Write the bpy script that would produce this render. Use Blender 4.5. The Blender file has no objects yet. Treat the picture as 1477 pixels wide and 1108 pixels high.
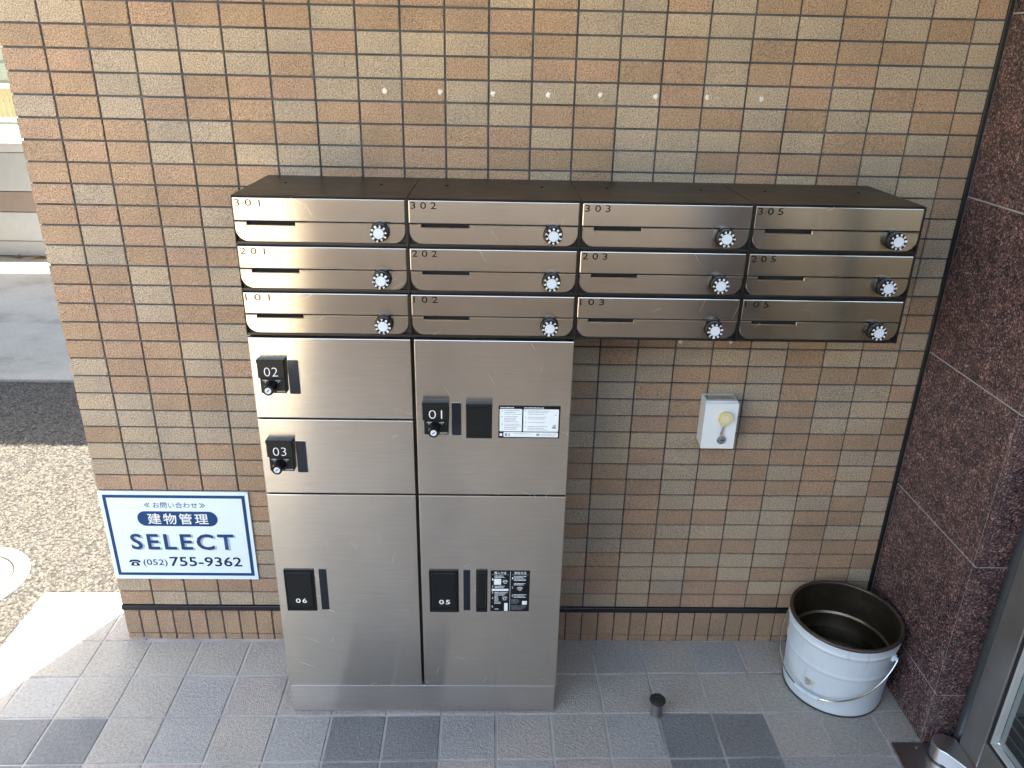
import bpy, bmesh, math, random
import numpy as np
from mathutils import Vector, Matrix

random.seed(11)
rng = np.random.default_rng(5)
R = math.radians
scene = bpy.context.scene
col = scene.collection

# ------------------------------------------------------------------ camera
CAM = Vector((1.02113, -1.92351, 1.68612))
yaw, pitch, roll = 0.02474, -0.4026, 0.0217
fwd = Vector((math.sin(yaw) * math.cos(pitch), math.cos(yaw) * math.cos(pitch), math.sin(pitch)))
r0 = Vector((math.cos(yaw), -math.sin(yaw), 0))
u0 = r0.cross(fwd)
rt = r0 * math.cos(roll) + u0 * math.sin(roll)
up = -r0 * math.sin(roll) + u0 * math.cos(roll)
cam_data = bpy.data.cameras.new('camera')
cam = bpy.data.objects.new('camera', cam_data)
col.objects.link(cam)
cam.matrix_world = Matrix(((rt.x, up.x, -fwd.x, CAM.x), (rt.y, up.y, -fwd.y, CAM.y), (rt.z, up.z, -fwd.z, CAM.z), (0, 0, 0, 1)))
cam_data.sensor_width = 36.0
cam_data.lens = 1122.316 / 1477 * 36.0
cam_data.clip_start = 0.02
cam_data.clip_end = 500
scene.camera = cam

# ------------------------------------------------------------------ sky, sun, exposure
SUN_EL = R(75)
sd = Vector((0.461, 0.887, 0)).normalized()          # horizontal direction towards the sun
sun_vec = Vector((sd.x * math.cos(SUN_EL), sd.y * math.cos(SUN_EL), math.sin(SUN_EL)))
world = bpy.data.worlds.new('World')
scene.world = world
world.use_nodes = True
wn = world.node_tree
wn.nodes.clear()
wo = wn.nodes.new('ShaderNodeOutputWorld')
wb = wn.nodes.new('ShaderNodeBackground')
sky = wn.nodes.new('ShaderNodeTexSky')
sky.sky_type = 'NISHITA'
sky.sun_disc = False
sky.sun_elevation = SUN_EL
sky.sun_rotation = math.atan2(sd.x, sd.y)
sky.dust_density = 2.0
wb.inputs[1].default_value = 0.15
wn.links.new(sky.outputs[0], wb.inputs[0])
wn.links.new(wb.outputs[0], wo.inputs[0])
sun_data = bpy.data.lights.new('sun', 'SUN')
sun_data.energy = 3.6
sun_data.angle = R(0.53)
sun_data.color = (1.0, 0.95, 0.87)
sun = bpy.data.objects.new('sun', sun_data)
col.objects.link(sun)
sun.location = (2, 4, 12)
sun.rotation_euler = sun_vec.to_track_quat('Z', 'Y').to_euler()
scene.view_settings.view_transform = 'Standard'
scene.view_settings.look = 'None'
scene.view_settings.gamma = 1
scene.view_settings.exposure = 3.35
scene.view_settings.use_white_balance = True
scene.view_settings.white_balance_temperature = 7700
scene.view_settings.white_balance_tint = 7
scene.cycles.max_bounces = 10
scene.cycles.diffuse_bounces = 6
scene.cycles.caustics_reflective = False
scene.cycles.use_denoising = True


# ------------------------------------------------------------------ materials
class NT:
    def __init__(self, name):
        self.m = bpy.data.materials.new(name)
        self.m.use_nodes = True
        self.t = self.m.node_tree
        self.b = self.t.nodes['Principled BSDF']
        self.out = self.t.nodes['Material Output']

    def n(self, typ, **kw):
        nd = self.t.nodes.new(typ)
        for k, v in kw.items():
            if k.startswith('i_'):
                nd.inputs[k[2:].replace('_', ' ')].default_value = v
            else:
                setattr(nd, k, v)
        return nd

    def l(self, a, b):
        self.t.links.new(a, b)

    def pos(self, scale=(1, 1, 1), offset=(0, 0, 0), obj=False):
        if obj:
            src = self.n('ShaderNodeTexCoord').outputs['Object']
        else:
            src = self.n('ShaderNodeNewGeometry').outputs['Position']
        mp = self.n('ShaderNodeMapping')
        mp.inputs['Scale'].default_value = scale
        mp.inputs['Location'].default_value = offset
        self.l(src, mp.inputs['Vector'])
        return mp.outputs[0]

    def noise(self, scale, vec=None, detail=3, rough=0.55):
        nz = self.n('ShaderNodeTexNoise')
        nz.inputs['Scale'].default_value = scale
        nz.inputs['Detail'].default_value = detail
        nz.inputs['Roughness'].default_value = rough
        self.l(vec if vec is not None else self.pos(), nz.inputs['Vector'])
        return nz.outputs['Fac']

    def ramp(self, fac, stops):
        r = self.n('ShaderNodeValToRGB')
        e = r.color_ramp.elements
        while len(e) < len(stops):
            e.new(0.5)
        for el, (p, c) in zip(e, stops):
            el.position = p
            el.color = c if len(c) == 4 else (*c, 1)
        self.l(fac, r.inputs[0])
        return r.outputs[0]

    def mix(self, fac, a, b, mode='MIX'):
        mx = self.n('ShaderNodeMix', data_type='RGBA', blend_type=mode)
        for s, v in ((0, fac), (6, a), (7, b)):
            if isinstance(v, (int, float)):
                mx.inputs[s].default_value = v
            elif isinstance(v, tuple):
                mx.inputs[s].default_value = v if len(v) == 4 else (*v, 1)
            else:
                self.l(v, mx.inputs[s])
        return mx.outputs[2]

    def bump(self, h, strength, dist):
        b = self.n('ShaderNodeBump')
        b.inputs['Strength'].default_value = strength
        b.inputs['Distance'].default_value = dist
        self.l(h, b.inputs['Height'])
        self.l(b.outputs[0], self.b.inputs['Normal'])
        return b

    def set(self, **kw):
        for k, v in kw.items():
            self.b.inputs[k.replace('_', ' ')].default_value = v
        return self


def rgb(*c):
    return (*c, 1)


def plain(name, c, rough=0.5, metal=0.0, var=0.08, vscale=14, bump=0.0, bscale=200, bdist=0.001, spec=0.5):
    t = NT(name)
    f = t.noise(vscale, detail=4)
    a = tuple(max(0, x * (1 - var)) for x in c)
    b = tuple(min(1, x * (1 + var)) for x in c)
    t.l(t.ramp(f, [(0.3, a), (0.7, b)]), t.b.inputs['Base Color'])
    t.set(Metallic=metal, Roughness=rough)
    t.b.inputs['Specular IOR Level'].default_value = spec
    fr = t.noise(vscale * 3, detail=3)
    mr = t.n('ShaderNodeMapRange')
    mr.inputs[3].default_value = max(0.02, rough - 0.06)
    mr.inputs[4].default_value = min(1, rough + 0.06)
    t.l(fr, mr.inputs[0])
    t.l(mr.outputs[0], t.b.inputs['Roughness'])
    if bump > 0:
        t.bump(t.noise(bscale, detail=3), bump, bdist)
    return t.m


def tile_mat(name, base, dark, light):
    """glaze-speckled rough ceramic wall tile"""
    t = NT(name)
    p = t.pos()
    n1 = t.noise(330, p, 3, 0.6)
    n2 = t.noise(190, p, 2, 0.5)
    n3 = t.noise(6, p, 3, 0.5)
    c = t.ramp(n1, [(0.34, dark), (0.47, base), (0.64, light)])
    c2 = t.ramp(n3, [(0.35, (0.88, 0.88, 0.9)), (0.65, (1.08, 1.05, 1.02))])
    c = t.mix(1.0, t.mix(1.0, c, c2, 'MULTIPLY'), (1.24, 1.14, 1.015, 1), 'MULTIPLY')
    sp = t.ramp(t.noise(520, t.pos((1, 1, 1), (3, 5, 1)), 1, 0.4), [(0.685, (0, 0, 0)), (0.71, (1, 1, 1))])
    c = t.mix(sp, c, tuple(x * 0.22 for x in dark))
    t.l(c, t.b.inputs['Base Color'])
    t.set(Roughness=0.72)
    ad = t.n('ShaderNodeMath', operation='ADD')
    t.l(n1, ad.inputs[0])
    t.l(n2, ad.inputs[1])
    t.bump(ad.outputs[0], 1.0, 0.0065)
    return t.m


TAN = [tile_mat('tile_tan_%d' % i, b, d, l) for i, (b, d, l) in enumerate([
    ((0.40, 0.295, 0.212), (0.24, 0.165, 0.112), (0.55, 0.425, 0.32)),
    ((0.37, 0.275, 0.196), (0.22, 0.155, 0.106), (0.51, 0.395, 0.295)),
    ((0.415, 0.298, 0.222), (0.25, 0.168, 0.118), (0.57, 0.43, 0.335))])]
BEI = [tile_mat('tile_beige_%d' % i, b, d, l) for i, (b, d, l) in enumerate([
    ((0.43, 0.375, 0.305), (0.25, 0.21, 0.165), (0.59, 0.525, 0.435)),
    ((0.40, 0.350, 0.285), (0.23, 0.195, 0.155), (0.55, 0.49, 0.405)),
    ((0.45, 0.385, 0.300), (0.26, 0.215, 0.165), (0.61, 0.535, 0.43))])]
TILES = TAN + BEI


def floor_tile_mat(name, base):
    t = NT(name)
    p = t.pos()
    n1 = t.noise(120, p, 4, 0.6)
    n2 = t.noise(260, p, 2, 0.5)
    n3 = t.noise(3.5, p, 4, 0.6)
    c = t.ramp(n1, [(0.3, tuple(x * 0.78 for x in base)), (0.7, tuple(x * 1.2 for x in base))])
    c = t.mix(1.0, c, t.ramp(n3, [(0.3, (0.85, 0.85, 0.87)), (0.7, (1.1, 1.08, 1.06))]), 'MULTIPLY')
    t.l(c, t.b.inputs['Base Color'])
    t.set(Roughness=0.55)
    t.b.inputs['Specular IOR Level'].default_value = 0.3
    ad = t.n('ShaderNodeMath', operation='ADD')
    t.l(n1, ad.inputs[0])
    t.l(n2, ad.inputs[1])
    t.bump(ad.outputs[0], 0.9, 0.0042)
    return t.m


FLOOR_L = [floor_tile_mat('floor_tile_pale_%d' % i, b) for i, b in enumerate([
    (0.405, 0.392, 0.352), (0.385, 0.376, 0.340), (0.42, 0.40, 0.362)])]
FLOOR_L += [floor_tile_mat('floor_tile_tint_%d' % i, b) for i, b in enumerate([(0.37, 0.375, 0.36), (0.41, 0.38, 0.35)])]
FLOOR_D = [floor_tile_mat('floor_tile_slate_%d' % i, b) for i, b in enumerate([(0.20, 0.212, 0.216), (0.222, 0.23, 0.23)])]


def steel(name, base, rough, aniso=0.75, vertical_blur=True, scratches=True):
    t = NT(name)
    t.set(Metallic=1.0, Roughness=rough)
    # brushed grain: long fine streaks in x
    g = t.noise(1.0, t.pos((14, 60, 1500)), 3, 0.6)
    g2 = t.noise(1.0, t.pos((5, 5, 3)), 4, 0.6)
    c = t.ramp(g, [(0.3, tuple(x * 0.88 for x in base)), (0.7, tuple(min(1, x * 1.08) for x in base))])
    c = t.mix(1.0, c, t.ramp(g2, [(0.3, (0.93, 0.92, 0.90)), (0.7, (1.03, 1.02, 1.0))]), 'MULTIPLY')
    t.l(c, t.b.inputs['Base Color'])
    t.b.inputs['Anisotropic'].default_value = aniso
    tv = t.n('ShaderNodeCombineXYZ')
    tv.inputs[2].default_value = 1.0 if vertical_blur else 0.0
    tv.inputs[0].default_value = 0.0 if vertical_blur else 1.0
    t.l(tv.outputs[0], t.b.inputs['Tangent'])
    # smudged gloss + hairline scratches
    mr = t.n('ShaderNodeMapRange')
    mr.inputs[1].default_value = 0.3
    mr.inputs[2].default_value = 0.75
    mr.inputs[3].default_value = rough * 0.97
    mr.inputs[4].default_value = rough * 1.06
    t.l(t.noise(9, t.pos(), 5, 0.65), mr.inputs[0])
    last = mr.outputs[0]
    if scratches:
        tot = None
        for k, rot in enumerate((0.5, 2.1, 1.2, 2.75)):
            mp = t.n('ShaderNodeMapping')
            mp.vector_type = 'POINT'
            mp.inputs['Rotation'].default_value = (0, rot, 0)
            mp.inputs['Location'].default_value = (k * 3.7, 0, k * 1.3)
            geo = t.n('ShaderNodeNewGeometry')
            flat = t.n('ShaderNodeVectorMath', operation='MULTIPLY')
            flat.inputs[1].default_value = (1, 0, 1)
            t.l(geo.outputs['Position'], flat.inputs[0])
            t.l(flat.outputs[0], mp.inputs['Vector'])
            st = t.n('ShaderNodeVectorMath', operation='MULTIPLY')
            st.inputs[1].default_value = (4.5 - k * 0.6, 0, 150)
            t.l(mp.outputs[0], st.inputs[0])
            v = t.n('ShaderNodeTexVoronoi', feature='F1')
            v.inputs['Scale'].default_value = 1.0
            t.l(st.outputs[0], v.inputs['Vector'])
            s = t.n('ShaderNodeMapRange')
            s.inputs[1].default_value = 0.03
            s.inputs[2].default_value = 0.11
            s.inputs[3].default_value = 1.0
            s.inputs[4].default_value = 0.0
            t.l(v.outputs['Distance'], s.inputs[0])
            sc_ = t.n('ShaderNodeSeparateColor')
            t.l(v.outputs['Color'], sc_.inputs[0])
            gt = t.n('ShaderNodeMath', operation='GREATER_THAN')
            gt.inputs[1].default_value = 0.80
            t.l(sc_.outputs[0], gt.inputs[0])
            mm = t.n('ShaderNodeMath', operation='MULTIPLY')
            t.l(s.outputs[0], mm.inputs[0])
            t.l(gt.outputs[0], mm.inputs[1])
            if tot is None:
                tot = mm.outputs[0]
            else:
                m = t.n('ShaderNodeMath', operation='MAXIMUM')
                t.l(tot, m.inputs[0])
                t.l(mm.outputs[0], m.inputs[1])
                tot = m.outputs[0]
        a = t.n('ShaderNodeMath', operation='MULTIPLY_ADD')
        a.inputs[1].default_value = 0.12
        t.l(tot, a.inputs[0])
        t.l(last, a.inputs[2])
        last = a.outputs[0]
    t.l(last, t.b.inputs['Roughness'])
    wav = t.n('ShaderNodeMath', operation='MULTIPLY_ADD')
    wav.inputs[1].default_value = 5.0
    t.l(t.noise(2.6, t.pos((1.6, 1, 0.8)), 2, 0.4), wav.inputs[0])
    t.l(g, wav.inputs[2])
    t.bump(wav.outputs[0], 0.06, 0.0005)
    return t.m


STEEL = steel('brushed_stainless_steel', (0.55, 0.515, 0.46), 0.20, 0.95)
STEEL_LOCK = steel('brushed_stainless_door', (0.70, 0.675, 0.625), 0.20, 0.95)
STEEL_PL = steel('brushed_stainless_plinth', (0.64, 0.63, 0.61), 0.30, 0.9, True, False)
BLACK = plain('black_powder_coat', (0.009, 0.009, 0.0085), 0.38, bump=0.25, bscale=900, bdist=0.0005)
GUN = plain('dark_bronze_sheet', (0.028, 0.025, 0.022), 0.38, metal=0.35, var=0.45, vscale=7)
PLASTIC = plain('black_plastic', (0.005, 0.006, 0.007), 0.3, var=0.1, spec=0.3)
PLASTIC2 = plain('charcoal_plastic', (0.0075, 0.0095, 0.0105), 0.4, var=0.1, spec=0.3)
DARKGLASS = plain('smoked_window', (0.008, 0.012, 0.02), 0.07, var=0.1)
HOLE = plain('dark_void', (0.004, 0.004, 0.004), 0.9)
WHITE = plain('white_print', (0.78, 0.79, 0.80), 0.5, var=0.02)
CAPW = plain('pale_dial_cap', (0.60, 0.67, 0.74), 0.35, var=0.02)
INK = plain('engraved_ink', (0.006, 0.005, 0.005), 0.7, var=0.05, spec=0.1)
NAVY = plain('navy_print', (0.002, 0.050, 0.160), 0.45, var=0.03, spec=0.3)
NAVYT = plain('dark_navy_text', (0.004, 0.016, 0.05), 0.45, var=0.03, spec=0.3)
SIGNW = plain('sign_white_panel', (0.72, 0.85, 0.96), 0.35, var=0.02)
SHADOWG = plain('grey_print', (0.42, 0.45, 0.52), 0.5, var=0.02)
LABELW = plain('label_white', (0.78, 0.85, 0.87), 0.4, var=0.02)
LABELG = plain('label_grey_print', (0.30, 0.32, 0.34), 0.5, var=0.05)
LABELB = plain('label_black', (0.005, 0.007, 0.010), 0.35, var=0.05, spec=0.3)
GROUT = plain('grey_grout', (0.09, 0.092, 0.093), 0.9, var=0.45, vscale=9, bump=0.5, bscale=500)
FGROUT = plain('floor_grout', (0.40, 0.40, 0.385), 0.9, var=0.4, vscale=5, bump=0.4, bscale=500)
SEAL = plain('black_sealant', (0.012, 0.013, 0.014), 0.45, var=0.1)
BAND = plain('black_metal_trim', (0.014, 0.015, 0.017), 0.3, var=0.1)
FILLER = plain('white_filler', (0.78, 0.76, 0.72), 0.8, bump=0.6, bscale=300)
KEYW = plain('white_enamel_box', (0.80, 0.83, 0.83), 0.32, var=0.03)
CREAM = plain('cream_plastic', (0.75, 0.66, 0.32), 0.35, var=0.03)
CREAM2 = plain('pale_cream_plastic', (0.78, 0.70, 0.43), 0.35, var=0.03)
CHROME = plain('worn_chrome', (0.62, 0.62, 0.62), 0.22, metal=1.0)
DSTEEL = plain('grey_pin_steel', (0.42, 0.43, 0.44), 0.38, metal=1.0)
CAST = plain('cast_aluminium', (0.72, 0.73, 0.72), 0.30, metal=1.0, var=0.03, vscale=8)
RUBBER = plain('black_rubber', (0.02, 0.021, 0.022), 0.55, bump=0.2, bscale=400)
JAMB = plain('bronze_grey_tube', (0.085, 0.092, 0.105), 0.3, metal=0.5, var=0.06)
STILE = plain('bronze_anodised', (0.34, 0.34, 0.33), 0.36, metal=0.75, var=0.06)
PLATE = plain('dark_floor_plate', (0.42, 0.41, 0.40), 0.32, metal=1.0, var=0.12)
BEAD = plain('pale_glazing_bead', (0.50, 0.53, 0.52), 0.4, var=0.04)
RIM = plain('brown_lacquer', (0.055, 0.038, 0.028), 0.32, var=0.25, vscale=20)
INNER = plain('dark_brown_lacquer', (0.17, 0.13, 0.085), 0.3, metal=0.85, var=0.25, vscale=14)
GRIME = plain('murky_water', (0.010, 0.012, 0.006), 0.06, var=0.3)
PAPER = plain('old_sticker_paper', (0.62, 0.63, 0.58), 0.7)
BUILD = plain('cream_render_wall', (0.62, 0.56, 0.46), 0.85, var=0.06, bump=0.3, bscale=60)
SOFFIT = plain('white_soffit', (0.78, 0.74, 0.66), 0.8, var=0.03)
PARAP = plain('brown_parapet_tile', (0.20, 0.155, 0.12), 0.6, var=0.2)
OPPOSE = plain('neighbour_render', (0.66, 0.57, 0.42), 0.85, var=0.06)
PANELW = plain('white_wall_panel', (0.60, 0.61, 0.62), 0.6, var=0.04)
PANELP = plain('taupe_wall_panel', (0.37, 0.29, 0.26), 0.6, var=0.04)
COPING = plain('white_coping', (0.72, 0.72, 0.70), 0.6, var=0.04)
FENCEY = plain('yellowed_fence_slat', (0.20, 0.155, 0.07), 0.5, var=0.05)
FENCEW = plain('white_fence_rail', (0.55, 0.55, 0.52), 0.5, var=0.04)
TAGM = plain('tan_bracket', (0.30, 0.20, 0.13), 0.6)
HOUSE = plain('pale_green_siding', (0.20, 0.235, 0.18), 0.7)
MANH = plain('pale_concrete_ring', (0.24, 0.235, 0.225), 0.85, var=0.12, vscale=30, bump=0.4, bscale=250)
MANL = plain('weathered_lid', (0.105, 0.097, 0.082), 0.7, var=0.25, vscale=25)
LOBBY = plain('lobby_dark_wall', (0.09, 0.085, 0.08), 0.6)
MAT = plain('black_entrance_mat', (0.02, 0.022, 0.022), 0.8)
MATL = plain('aluminium_mat_rib', (0.42, 0.44, 0.43), 0.4, metal=0.6)
ROOFM = plain('grey_shade_deck_sheet', (0.30, 0.31, 0.32), 0.5, metal=0.4)  # sheet of the added overhead deck that casts the yard shade
LEAF = plain('dry_leaf', (0.42, 0.25, 0.09), 0.8, var=0.3, vscale=60)


def granite():
    t = NT('polished_red_brown_granite')
    p = t.pos()
    v = t.n('ShaderNodeTexVoronoi', feature='F1')
    v.inputs['Scale'].default_value = 300
    t.l(t.mix(0.012, p, t.noise(40, p, 3)), v.inputs['Vector'])
    sep = t.n('ShaderNodeSeparateColor')
    t.l(v.outputs['Color'], sep.inputs[0])
    c = t.ramp(sep.outputs[0], [(0.0, (0.024, 0.020, 0.022)), (0.3, (0.058, 0.042, 0.044)), (0.6, (0.105, 0.070, 0.068)),
                                (0.86, (0.18, 0.118, 0.108)), (1.0, (0.34, 0.26, 0.24))])
    big = t.ramp(t.noise(22, p, 4, 0.6), [(0.35, (0.62, 0.62, 0.68)), (0.65, (1.25, 1.12, 1.08))])
    c = t.mix(1.0, c, big, 'MULTIPLY')
    fine = t.ramp(t.noise(420, p, 2, 0.5), [(0.3, (0.72, 0.72, 0.78)), (0.7, (1.55, 1.48, 1.46))])
    c = t.mix(1.0, c, fine, 'MULTIPLY')
    t.l(c, t.b.inputs['Base Color'])
    t.set(Roughness=0.27)
    return t.m


GRANITE = granite()
GJOINT = plain('pale_granite_joint', (0.36, 0.35, 0.34), 0.8)


def asphalt():
    t = NT('worn_open_asphalt')
    p = t.pos()
    v = t.n('ShaderNodeTexVoronoi', feature='F1')
    v.inputs['Scale'].default_value = 95
    t.l(p, v.inputs['Vector'])
    sep = t.n('ShaderNodeSeparateColor')
    t.l(v.outputs['Color'], sep.inputs[0])
    c = t.ramp(sep.outputs[1], [(0, (0.016, 0.016, 0.016)), (0.6, (0.038, 0.037, 0.036)), (1, (0.07, 0.066, 0.060))])
    gap = t.ramp(v.outputs['Distance'], [(0.35, (1, 1, 1)), (0.75, (0.15, 0.15, 0.16))])
    t.l(t.mix(1.0, c, gap, 'MULTIPLY'), t.b.inputs['Base Color'])
    t.set(Roughness=0.85)
    inv = t.n('ShaderNodeMath', operation='SUBTRACT')
    inv.inputs[0].default_value = 1.0
    t.l(v.outputs['Distance'], inv.inputs[1])
    t.bump(inv.outputs[0], 1.0, 0.006)
    return t.m


ASPH = asphalt()
STONES = [plain('aggregate_stone_%d' % i, c, 0.8, var=0.25, vscale=120, bump=0.3, bscale=700) for i, c in enumerate([
    (0.056, 0.055, 0.052), (0.074, 0.070, 0.065), (0.038, 0.038, 0.038), (0.072, 0.063, 0.052)])]


def concrete():
    t = NT('stained_concrete')
    p = t.pos()
    c = t.ramp(t.noise(1.6, t.pos((1, 1.2, 1)), 6, 0.6), [(0.32, (0.13, 0.125, 0.112)), (0.46, (0.245, 0.24, 0.222)), (0.7, (0.30, 0.293, 0.275))])
    f = t.ramp(t.noise(90, p, 4), [(0.3, (0.85, 0.85, 0.85)), (0.7, (1.1, 1.1, 1.1))])
    t.l(t.mix(1.0, c, f, 'MULTIPLY'), t.b.inputs['Base Color'])
    t.set(Roughness=0.75)
    t.bump(t.noise(160, p, 4), 0.3, 0.002)
    return t.m


CONC = concrete()
GROUNDM = plain('sandy_yard_ground', (0.40, 0.335, 0.25), 0.9, var=0.25, vscale=3, bump=0.4, bscale=80, bdist=0.004)


def pail_paint():
    t = NT('scuffed_pale_blue_paint')
    p = t.pos()
    c = t.ramp(t.noise(7, p, 5, 0.6), [(0.3, (0.62, 0.70, 0.76)), (0.7, (0.70, 0.77, 0.82))])
    sc = t.ramp(t.noise(70, t.pos((1, 1, 0.6)), 4, 0.7), [(0.69, (0, 0, 0)), (0.73, (1, 1, 1))])
    c = t.mix(sc, c, (0.22, 0.23, 0.23))
    st = t.ramp(t.noise(1, t.pos((45, 45, 3)), 4, 0.6), [(0.58, (1, 1, 1)), (0.75, (0.78, 0.77, 0.74))])
    t.l(t.mix(1.0, c, st, 'MULTIPLY'), t.b.inputs['Base Color'])
    t.set(Roughness=0.38)
    return t.m


PAIL = pail_paint()


def glass():
    t = NT('clear_door_glass')
    t.set(Roughness=0.02, IOR=1.45)
    t.b.inputs['Base Color'].default_value = (0.75, 0.8, 0.78, 1)
    t.b.inputs['Transmission Weight'].default_value = 1.0
    return t.m


GLASS = glass()


# ------------------------------------------------------------------ mesh helpers
def link(o, parent=None):
    col.objects.link(o)
    if parent is not None:
        o.parent = parent
    return o


def mesh_obj(name, bm, mat, parent=None, loc=None, smooth=False):
    me = bpy.data.meshes.new(name)
    bm.normal_update()
    bm.to_mesh(me)
    bm.free()
    for m in (mat if isinstance(mat, (list, tuple)) else [mat]):
        me.materials.append(m)
    if smooth:
        for p in me.polygons:
            p.use_smooth = True
        me.set_sharp_from_angle(angle=R(35))
    o = bpy.data.objects.new(name, me)
    if loc is not None:
        o.location = loc
    return link(o, parent)


def add_box(bm, x0, x1, y0, y1, z0, z1, bevel=0.0, seg=1, mi=0):
    ret = bmesh.ops.create_cube(bm, size=1.0)
    vs = ret['verts']
    for v in vs:
        v.co = Vector(((x0 + x1) / 2 + v.co.x * (x1 - x0), (y0 + y1) / 2 + v.co.y * (y1 - y0), (z0 + z1) / 2 + v.co.z * (z1 - z0)))
    fs = {f for v in vs for f in v.link_faces}
    for f in fs:
        f.material_index = mi
    if bevel > 0:
        es = list({e for v in vs for e in v.link_edges})
        r = bmesh.ops.bevel(bm, geom=es, offset=bevel, segments=seg, affect='EDGES', profile=0.5)
        for f in r['faces']:
            f.material_index = mi


def box(name, b, mat, parent=None, bevel=0.0, seg=1):
    bm = bmesh.new()
    add_box(bm, *b, bevel=bevel, seg=seg)
    return mesh_obj(name, bm, mat, parent)


def add_prism(bm, pts, y0, y1, bevel=0.0, mi=0):
    """outline in x,z extruded from y0 (front) to y1 (back)"""
    n = len(pts)
    a = [bm.verts.new((x, y0, z)) for x, z in pts]
    b = [bm.verts.new((x, y1, z)) for x, z in pts]
    ff = bm.faces.new(a)
    bk = bm.faces.new(b[::-1])
    sides = []
    for i in range(n):
        j = (i + 1) % n
        sides.append(bm.faces.new((a[j], a[i], b[i], b[j])))
    bmesh.ops.recalc_face_normals(bm, faces=[ff, bk] + sides)
    for f in [ff, bk] + sides:
        f.material_index = mi
    if bevel > 0:
        bmesh.ops.bevel(bm, geom=list(ff.edges), offset=bevel, segments=1, affect='EDGES')
    return ff


def rrect(x0, x1, z0, z1, r, k=4, corners=(1, 1, 1, 1)):
    """rounded rectangle, corners: lower-left, lower-right, upper-right, upper-left"""
    out = []
    for on, (cx, cz, a0) in zip(corners, (((x0 + r), (z0 + r), 180), ((x1 - r), (z0 + r), 270), ((x1 - r), (z1 - r), 0), ((x0 + r), (z1 - r), 90))):
        if on:
            for i in range(k + 1):
                a = R(a0 + 90 * i / k)
                out.append((cx + r * math.cos(a), cz + r * math.sin(a)))
        else:
            out.append((x0 if a0 in (180, 90) else x1, z0 if a0 in (180, 270) else z1))
    return out


def add_cyl(bm, p0, p1, r0, r1=None, n=20, mi=0):
    r1 = r0 if r1 is None else r1
    p0, p1 = Vector(p0), Vector(p1)
    d = (p1 - p0)
    q = d.to_track_quat('Z', 'Y')
    rings = []
    for p, r in ((p0, r0), (p1, r1)):
        rings.append([bm.verts.new(p + q @ Vector((r * math.cos(2 * math.pi * i / n), r * math.sin(2 * math.pi * i / n), 0))) for i in range(n)])
    fs = [bm.faces.new(rings[0][::-1]), bm.faces.new(rings[1])]
    for i in range(n):
        j = (i + 1) % n
        fs.append(bm.faces.new((rings[0][i], rings[0][j], rings[1][j], rings[1][i])))
    for f in fs:
        f.material_index = mi


def add_lathe(bm, prof, c, n=48, mi=0, close=False):
    """profile of (r, z) about a vertical axis through c"""
    rings = []
    for r, z in prof:
        if r < 1e-6:
            rings.append([bm.verts.new((c[0], c[1], c[2] + z))])
        else:
            rings.append([bm.verts.new((c[0] + r * math.cos(2 * math.pi * i / n), c[1] + r * math.sin(2 * math.pi * i / n), c[2] + z)) for i in range(n)])
    for a, b in zip(rings, rings[1:]):
        for i in range(n):
            j = (i + 1) % n
            if len(a) == 1 and len(b) == 1:
                continue
            if len(a) == 1:
                f = bm.faces.new((a[0], b[j], b[i]))
            elif len(b) == 1:
                f = bm.faces.new((a[i], a[j], b[0]))
            else:
                f = bm.faces.new((a[i], a[j], b[j], b[i]))
            f.material_index = mi


def add_tube(bm, pts, r, n=8):
    pts = [Vector(p) for p in pts]
    rings = []
    for i, p in enumerate(pts):
        d = (pts[min(i + 1, len(pts) - 1)] - pts[max(i - 1, 0)]).normalized()
        ref = Vector((0, 0, 1)) if abs(d.z) < 0.9 else Vector((1, 0, 0))
        a = d.cross(ref).normalized()
        b = d.cross(a)
        rings.append([bm.verts.new(p + (a * math.cos(2 * math.pi * k / n) + b * math.sin(2 * math.pi * k / n)) * r) for k in range(n)])
    for a, b in zip(rings, rings[1:]):
        for k in range(n):
            bm.faces.new((a[k], a[(k + 1) % n], b[(k + 1) % n], b[k]))
    bm.faces.new(rings[0][::-1])
    bm.faces.new(rings[-1])
    bmesh.ops.recalc_face_normals(bm, faces=bm.faces)


def empty(name, loc, label, cat, group=None):
    o = bpy.data.objects.new(name, None)
    o.location = loc
    o.empty_display_size = 0.05
    col.objects.link(o)
    return tag(o, label, cat, group)


def tag(o, label=None, cat=None, group=None, kind=None):
    for k, v in (('label', label), ('category', cat), ('group', group), ('kind', kind)):
        if v:
            o[k] = v
    return o


class Local:
    """builds child parts in world coordinates under an empty placed elsewhere"""

    def __init__(self, root):
        self.root = root

    def fix(self, o, parent=None):
        if parent is None or parent is self.root:
            o.parent = self.root
            o.location = o.location - self.root.location
        else:
            o.parent = parent
            # parent part meshes carry the offset already
        return o


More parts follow.
